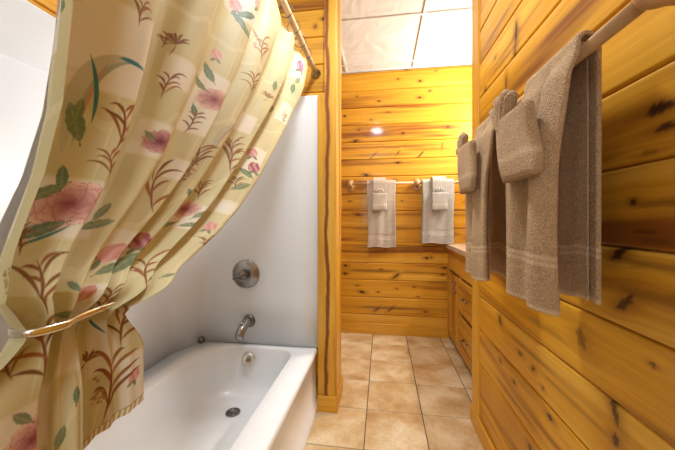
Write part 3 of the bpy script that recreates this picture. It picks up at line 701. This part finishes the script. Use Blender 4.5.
# hooks
prev = None
NR = 12
for k in range(NR):
    q = (k+.35)/NR
    s_ = q; p = curtain_pt(np.array(s_), np.array(0.))
    yr = float(p[1])
    if prev is None:
        root = thing('curtain_ring', 'dark wire curtain ring around the shower rod above the floral curtain', 'curtain ring', (ROD[0], yr, ROD[1]), 0, 'curtain rings along the shower rod')
        mb = MB(); torus(mb, (0, 0, -.012), .0275, .0013, (0, 1, 0), 28, 8)
        h = mb.build('ring_wire', M['ring'], root)
        prev = root
    else:
        r2 = root.copy(); C.objects.link(r2); r2.location = (ROD[0], yr, ROD[1])
        for ch in (h,):
            c2 = ch.copy(); C.objects.link(c2); c2.parent = r2
        r2['label'] = 'dark wire curtain ring around the shower rod above the floral curtain'
# tieback band
j_ = CP[int(np.argmin(np.abs(tt-1.0)))]
ymin, ymax, xmin, xmax = j_[:, 1].min(), j_[:, 1].max(), j_[:, 0].min(), j_[:, 0].max()
tb = thing('curtain_tieback', 'slim pale gold tieback band around the gathered floral curtain', 'curtain tieback', ((xmin+xmax)/2, (ymin+ymax)/2, .955))
mb = MB(); rings = []
for i in range(65):
    t = 2*PI*i/64; ex, ey = (xmax-xmin)/2+.004-.016*sm((math.sin(t)+.35)/.5), (ymax-ymin)/2+.003
    cx = math.copysign(abs(math.cos(t))**.6, math.cos(t))*ex; cy = math.copysign(abs(math.sin(t))**.6, math.sin(t))*ey
    nx, ny = math.cos(t), math.sin(t)
    rings.append([(cx+nx*a, cy+ny*a, b) for a, b in ((-.001, -.004), (.001, -.004), (.0018, -.002), (.0018, .002), (.001, .004), (-.001, .004))])
mb.loft(rings, cap=False); bmesh.ops.remove_doubles(mb.bm, verts=mb.bm.verts, dist=1e-5)
mb.build('tieback_band', M['gold'], tb)

# ------------------------------------------------------------------ towel bars
def bar_pair(name_label, loc, rotz, xs, z, d, bars):
    """wooden bar with two brackets; local X along the wall, room side local -Y, wall at local y=0"""
    t = thing('towel_bar', name_label, 'towel bar', loc, rotz)
    for a, b in bars: MB().tube([(a, -d, z), (b, -d, z)], .0125, 20).build('bar_rod', M['bar_wood'], t)
    for x in xs:
        mb = MB()
        rings = []
        for yy, sc in ((-.001, 1), (-.010, 1), (-.015, .93), (-.018, .82)):
            rings.append([(x+.031*sc*math.cos(2*PI*k/28), yy, z-.012+.060*sc*math.copysign(abs(math.sin(2*PI*k/28))**.8, math.sin(2*PI*k/28))) for k in range(28)])
        mb.loft(rings)
        br = mb.build('bracket', M['bar_wood'], t)
        mb = MB()
        rings = []
        for yy, rx, rz, dz in ((-.016, .020, .036, -.010), (-.035, .017, .027, -.006), (-.055, .017, .022, -.002), (-.072, .020, .023, 0), (-.088, .023, .026, 0), (-.100, .022, .025, 0), (-.109, .016, .018, 0), (-.113, .006, .007, 0)):
            rings.append([(x+rx*math.cos(2*PI*k/20), yy*d/.085 if yy < -.05 else yy, z+dz+rz*math.sin(2*PI*k/20)) for k in range(20)])
        mb.loft(rings); mb.build('bracket_arm', M['bar_wood'], br)
    return t
BZ = 1.40; BD = .088
bar_pair('long wooden towel bar on the right wall under the two taupe towels', (RX, 0, 0), RA-PI/2, [-1.565, -.50], BZ, BD, [(-1.565, -.50)])
bar_pair('wooden towel bar on the far wall, the one nearer the door post', (0, BACK_Y, 0), 0, [-.29], BZ-.012, .065, [(-.29, .279)])
bar_pair('wooden towel bar on the far wall, the one over the vanity corner', (0, BACK_Y, 0), 0, [.312, .92], BZ-.012, .065, [(.312, .92)])

# ------------------------------------------------------------------ towels
def drape(name, parent, m, wdt, Lf, Lb, layers, gap, r0, seed=0, wave=.006, band=None, step=.006, thick=.004, nb=None, flare=.6, backshift=0, roll=0):
    """cloth folded lengthwise into layers and hung over a bar; local x along the bar, front is -Y"""
    rng = np.random.default_rng(seed)
    # path across the width
    path = []
    for L_ in range(layers):
        d = gap*(layers-1-L_)
        xs = np.linspace(0, wdt, 36) if L_ % 2 == 0 else np.linspace(wdt, 0, 36)
        ins = .006*L_
        xs = np.clip(xs, ins, wdt-ins)
        path += [(x, d) for x in xs]
        if L_ < layers-1:
            xe = xs[-1]; sg = 1 if L_ % 2 == 0 else -1
            for k in range(1, 6):
                a = PI*k/6; path.append((xe+sg*gap*.5*math.sin(a), d-gap*.5*(1-math.cos(a))))
    path = np.array(path)
    na = int((Lf+Lb)/step); Rb = r0
    f = np.linspace(-Lf, PI*Rb+Lb, na)      # along the length, <0 front, >pi*R back
    Aa, _ = np.meshgrid(f, np.arange(len(path)), indexing='ij')
    X_ = path[None, :, 0]+0*Aa; D = path[None, :, 1]+0*Aa
    drop = np.where(Aa < 0, -Aa, np.where(Aa > PI*Rb, Aa-PI*Rb, 0))
    th = np.clip(Aa/Rb, 0, PI)
    p1, p2, p3 = rng.uniform(0, 6, 3)
    g = sm(drop/.25)
    front = (Aa < PI*Rb/2)
    wv = wave*g*(np.sin(X_/wdt*2*PI*1.35+p1)+.5*np.sin(X_/wdt*2*PI*3.1+p2+drop*3)+.35*np.sin(drop*14+X_*20+p3))
    un = X_/wdt
    D = D+roll*sm(drop/.06)*(un > 0)*front*(.012*np.sin(PI*np.clip((un-.60)/.40, 0, 1))-.018*np.exp(-((un-.58)/.05)**2)+.006*np.exp(-((un-.25)/.12)**2)+.013)
    D2 = D*(1+flare*g*front)+np.abs(wave)*1.6*g*front+wv*(front*1.0+.25*(~front))
    R_ = Rb+D2
    y = np.where(Aa < 0, -R_, np.where(Aa > PI*Rb, R_, -R_*np.cos(th)))
    z = np.where(Aa < 0, Aa, np.where(Aa > PI*Rb, -(Aa-PI*Rb), R_*np.sin(th)))
    z = np.where(th*(1-(Aa<0)) > 0, z, z)
    xo = X_+.006*np.sin(drop*7+p2)*g+(X_/wdt-.5)*.012*g*np.sin(drop*5+p3)
    z = z-.010*g*np.abs(D/gap/3)*0+.004*np.sin(X_/wdt*9+p1)*g
    xo = xo-backshift*(th/PI)*np.where(Aa < 0, 0, 1)*(X_/wdt)
    P = np.stack([xo, y, z], -1)
    me = grid_mesh(name, P)
    B = np.zeros(Aa.shape+(3,))
    if band:
        for end in ((-Lf, 1), (PI*Rb+Lb, -1)):
            dd = (Aa-end[0])*end[1]
            inb = (dd > band[0]) & (dd < band[1])
            u = (dd-band[0])/(band[1]-band[0])
            st = (np.abs(u-.12) < .07)|(np.abs(u-.5) < .10)|(np.abs(u-.88) < .07)
            B[..., 0] = np.maximum(B[..., 0], np.where(inb & st, .55, 0)); B[..., 1] = np.maximum(B[..., 1], np.where(inb, .5, 0))
            B[..., 0] = np.maximum(B[..., 0], np.where(dd < .012, .55, 0))
    set_col(me, 'band', B)
    o = link(name, me, m, parent)
    md = o.modifiers.new('s', 'SOLIDIFY'); md.thickness = thick; md.offset = 0
    md = o.modifiers.new('sub', 'SUBSURF'); md.levels = 1; md.render_levels = 1
    return o
def towel(label, loc, rotz, wdt, Lf, Lb, m, seed, group, r0=.017, wave=.006, gap=.009, band=(.075, .115), layers=3, flare=.6, backshift=0, roll=0):
    t = thing('bath_towel', label, 'towel', loc, rotz, group)
    drape('towel_cloth', t, M[m], wdt, Lf, Lb, layers, gap, r0, seed, wave, band, flare=flare, backshift=backshift, roll=roll)
    return t
def slab(mb, w_, y0, y1, z0, z1, tilt=0, bulge=.0, n=28, seed=0):
    """soft flat pouch: rounded cross-sections stacked upward"""
    rng = random.Random(seed); ph = rng.uniform(0, 6)
    rings = []
    K = 12
    for i in range(K+1):
        f = i/K; z = z0+(z1-z0)*f
        e = min(1, math.sin(min(f*5, 1)*PI/2)*.35+.65) if f < .2 else 1
        cw = w_/2*(1+.03*math.sin(f*7+ph))*(.93+.07*e); ct = (y1-y0)/2*(.55+.45*e)*(1+bulge*math.sin(f*PI))
        r = []
        for k in range(n):
            a = 2*PI*k/n
            cx = math.copysign(abs(math.cos(a))**.35, math.cos(a))*cw; cy = math.copysign(abs(math.sin(a))**.55, math.sin(a))*ct
            r.append((cx+tilt*(z1-z), (y0+y1)/2+cy+.0025*math.sin(cx*70+ph+f*5), z))
        rings.append(r)
    # mouth: turn inward and down
    top = rings[-1]; cy0 = (y0+y1)/2
    for s_, dz in ((.92, .003), (.82, -.002), (.78, -.02)):
        rings.append([(p[0]*(.5+.5*s_)+0, cy0+(p[1]-cy0)*s_*.75, z1+dz) for p in top])
    mb.loft(rings); return mb
def washcloth(label, loc, rotz, w_, m, off, top, h, seed, group, tilt=0, fan_x=0, soap=None, strap=True, fs=1, shift=0):
    """folded cloth pocket hung over the towel with a pleated fan standing in its mouth. local x centre 0, front -Y"""
    t = thing('washcloth', label, 'washcloth', loc, rotz, group)
    yo = -off
    if strap:
        o = drape('hanging_fold', t, M[m], w_*.86, -top+.03, .05, 1, .006, off-.004, seed, .002, None, .007, .004)
        o.location.x = -w_*.43+shift
    mb = MB(); slab(mb, w_, yo-.030, yo-.002, top-h, top, tilt, .15, seed=seed)
    o = mb.build('pocket', M[m], t); co = o.data; set_col(co, 'band', np.array([[.45 if .30 < (v.co.z-(top-h))/h < .36 or .42 < (v.co.z-(top-h))/h < .48 else 0, 0, 0] for v in co.vertices]))
    mb2 = MB(); slab(mb2, w_*1.02, yo-.036, yo-.026, top-h+.004, top-h*.72, tilt, .1, seed=seed+1)
    n = 4
    for k in range(n):
        a = (k-(n-1)/2)*.26*fs; x0 = fan_x+(k-(n-1)/2)*.011*fs
        mb = MB(); rings = []
        hh = (.052-.006*abs(k-(n-1)/2))*fs
        for q in range(9):
            f = q/8; z = -.03+(hh+.03)*f
            rx = (.0055+.0045*f)*fs*(1 if f < .9 else .72); ry = (.010)*fs*(1 if f < .9 else .7)
            if q == 8: rx *= .5; ry *= .5
            rings.append([(x0+math.sin(a)*z+rx*math.cos(2*PI*j/12), yo-.014+ry*math.sin(2*PI*j/12)-.003*f, top+math.cos(a)*z) for j in range(12)])
        mb.loft(rings); f_ = mb.build('fan_fold', M[m], t); set_col(f_.data, 'band', np.zeros((len(f_.data.vertices), 3)))
    mb2.bm.free()
    return t
gR = None
def onwall(x, d, z):
    """point by distance along the right wall (towards the far end), distance off it and height"""
    c, s_ = math.cos(RA-PI/2), math.sin(RA-PI/2)
    lx, ly = -x, -d
    return (RX+lx*c-ly*s_, lx*s_+ly*c, z)
towel('large taupe bath towel on the right wall, nearest the camera', onwall(.838, BD, BZ), RA-PI/2, .203, .515, .50, 'towel', 3, 'bath towels on the right wall bar', wave=.006, gap=.008, r0=.0168, backshift=.035, roll=1)
towel('taupe bath towel on the right wall bar, the farther one beside the doorway', onwall(1.245, BD, BZ), RA-PI/2, .215, .53, .53, 'towel', 7, 'bath towels on the right wall bar', wave=.006, gap=.008, r0=.0168, roll=1)
towel('pinkish cream bath towel on the far wall, left one beside the door post', (-.135, BACK_Y-.065, BZ-.012), 0, .250, .575, .54, 'towel_pale', 5, 'bath towels on the far wall bars', wave=.005, gap=.007, r0=.015)
towel('pale grey-white bath towel on the far wall next to the vanity', (.352, BACK_Y-.065, BZ-.012), 0, .262, .535, .53, 'towel_grey', 9, 'bath towels on the far wall bars', wave=.005, gap=.007, r0=.015)
washcloth('taupe washcloth folded as a pocket on the large near towel', onwall(.735, BD, BZ), RA-PI/2, .160, 'towel', .086, -.095, .150, 1, 'washcloth pockets on the right wall towels', tilt=.22, fan_x=-.058, strap=False, fs=1.45)
washcloth('taupe washcloth pocket on the farther towel by the doorway', onwall(1.125, BD, BZ), RA-PI/2, .150, 'towel', .082, -.075, .165, 2, 'washcloth pockets on the right wall towels', tilt=.08, fan_x=-.05, strap=False, fs=1.2)
washcloth('cream washcloth pocket with a pleated fan on the left far towel', (-.022, BACK_Y-.065, BZ-.012), 0, .130, 'towel_pale', .056, -.098, .150, 3, 'washcloth pockets on the far wall towels', fs=1)
washcloth('pale grey washcloth pocket with a pleated fan on the towel by the vanity', (.492, BACK_Y-.065, BZ-.012), 0, .135, 'towel_grey', .056, -.098, .150, 4, 'washcloth pockets on the far wall towels', fs=1)
def soap_pack(label, loc, rotz):
    mb = MB(); mb.box(-.014, .014, -.006, .006, 0, .040, .004, 3)
    for z in (.004, .036): mb.box(-.015, .015, -.0015, .0015, z-.004, z+.004, .0006, 1)
    o = mb.build('soap_packet', M['foil']); o.location = loc; o.rotation_euler = (0, .5, rotz)
    tag(o, label, 'soap packet')
soap_pack('small silvery grey soap packet tucked in the near washcloth pocket', onwall(.785, BD+.100, BZ-.096), RA-PI/2)

# ------------------------------------------------------------------ vanity
VX = .585
van = thing('vanity_cabinet', 'honey pine vanity cabinet with a door and drawers standing against the far wall', 'cabinet', (0, 0, 0))
MB().box(VX+.018, 1.165, 1.88, 2.842, .085, .806, .002).box(VX+.05, 1.165, 1.885, 2.84, .0, .085, 0).build('carcass', M['cabinet'], van, 'y', 2.2)
mb = MB()
mb.box(VX+.002, VX+.018, 1.88, 2.842, .628, .806, .002); mb.box(VX+.002, VX+.018, 1.88, 2.842, .040, .095, .002)
for y0, y1 in ((2.795, 2.842), (2.395, 2.435), (1.88, 1.92)): mb.box(VX+.003, VX+.018, y0, y1, .0951, .6279, .001)
mb.box(VX+.003, VX+.018, 1.921, 2.394, .355, .375, .001)
mb.build('face_frame', M['cabinet'], van, 'y', 4.1)
def panel_front(name, y0, y1, z0, z1, tone):
    mb = MB(); x0, x1 = VX-.016, VX+.001
    st = .045 if z1-z0 > .3 else .035
    mb.box(x0, x1, y0, y0+st, z0, z1, .002); mb.box(x0, x1, y1-st, y1, z0, z1, .002)
    mb.box(x0, x1, y0+st, y1-st, z0, z0+st, .002); mb.box(x0, x1, y0+st, y1-st, z1-st, z1, .002)
    mb.box(x0+.009, x1, y0+st, y1-st, z0+st, z1-st, 0); mb.box(x0+.003, x1, y0+st+.012, y1-st-.012, z0+st+.012, z1-st-.012, .006, 1)
    return mb.build(name, M['cabinet'], van, 'z' if name == 'door' else 'y', tone)
def pull(par, y, z, vert=False):
    mb = MB(); x = VX-.016
    if vert: pts = [(x, y, z-.038), (x-.016, y, z-.034), (x-.024, y, z-.012), (x-.024, y, z+.012), (x-.016, y, z+.034), (x, y, z+.038)]
    else: pts = [(x, y-.038, z), (x-.016, y-.034, z), (x-.024, y-.012, z), (x-.024, y+.012, z), (x-.016, y+.034, z), (x, y+.038, z)]
    mb.tube(pts, [.007, .0045, .005, .005, .0045, .007], 12, up=(0, 1, 0) if vert else (0, 0, 1)); mb.build('handle', M['metal'], par)
dr = panel_front('door', 2.425, 2.805, .105, .615, 1.1); pull(dr, 2.475, .53, True)
d1 = panel_front('drawer', 2.02, 2.402, .385, .615, 3.3); pull(d1, 2.20, .50)
d2 = panel_front('drawer', 2.02, 2.402, .105, .345, 6.6); pull(d2, 2.20, .215)
ct = MB().box(VX-.022, 1.168, 1.868, 2.843, .8065, .8455, .006, 3).build('countertop', M['counter'])
tag(ct, 'tan marbled countertop lying on the pine vanity cabinet', 'countertop')
# outlet
ou = thing('outlet_plate', 'small white outlet plate on the far wall above the vanity countertop', 'outlet', (.788, BACK_Y-.001, 1.107))
MB().box(-.036, .036, -.006, 0, -.057, .057, .003, 3).build('cover_plate', M['plastic'], ou)
for z in (-.02, .02):
    s_ = MB().lathe([(.017, 0), (.017, .0085), (.015, .0095), (.001, .0095)], (0, 0, z), (0, -1, 0), 24).build('socket', M['plastic'], ou)
    mb = MB(); mb.box(-.007, -.005, -.0102, -.009, z-.004, z+.005); mb.box(.005, .007, -.0102, -.009, z-.004, z+.005); mb.build('socket_slots', M['black'], s_)
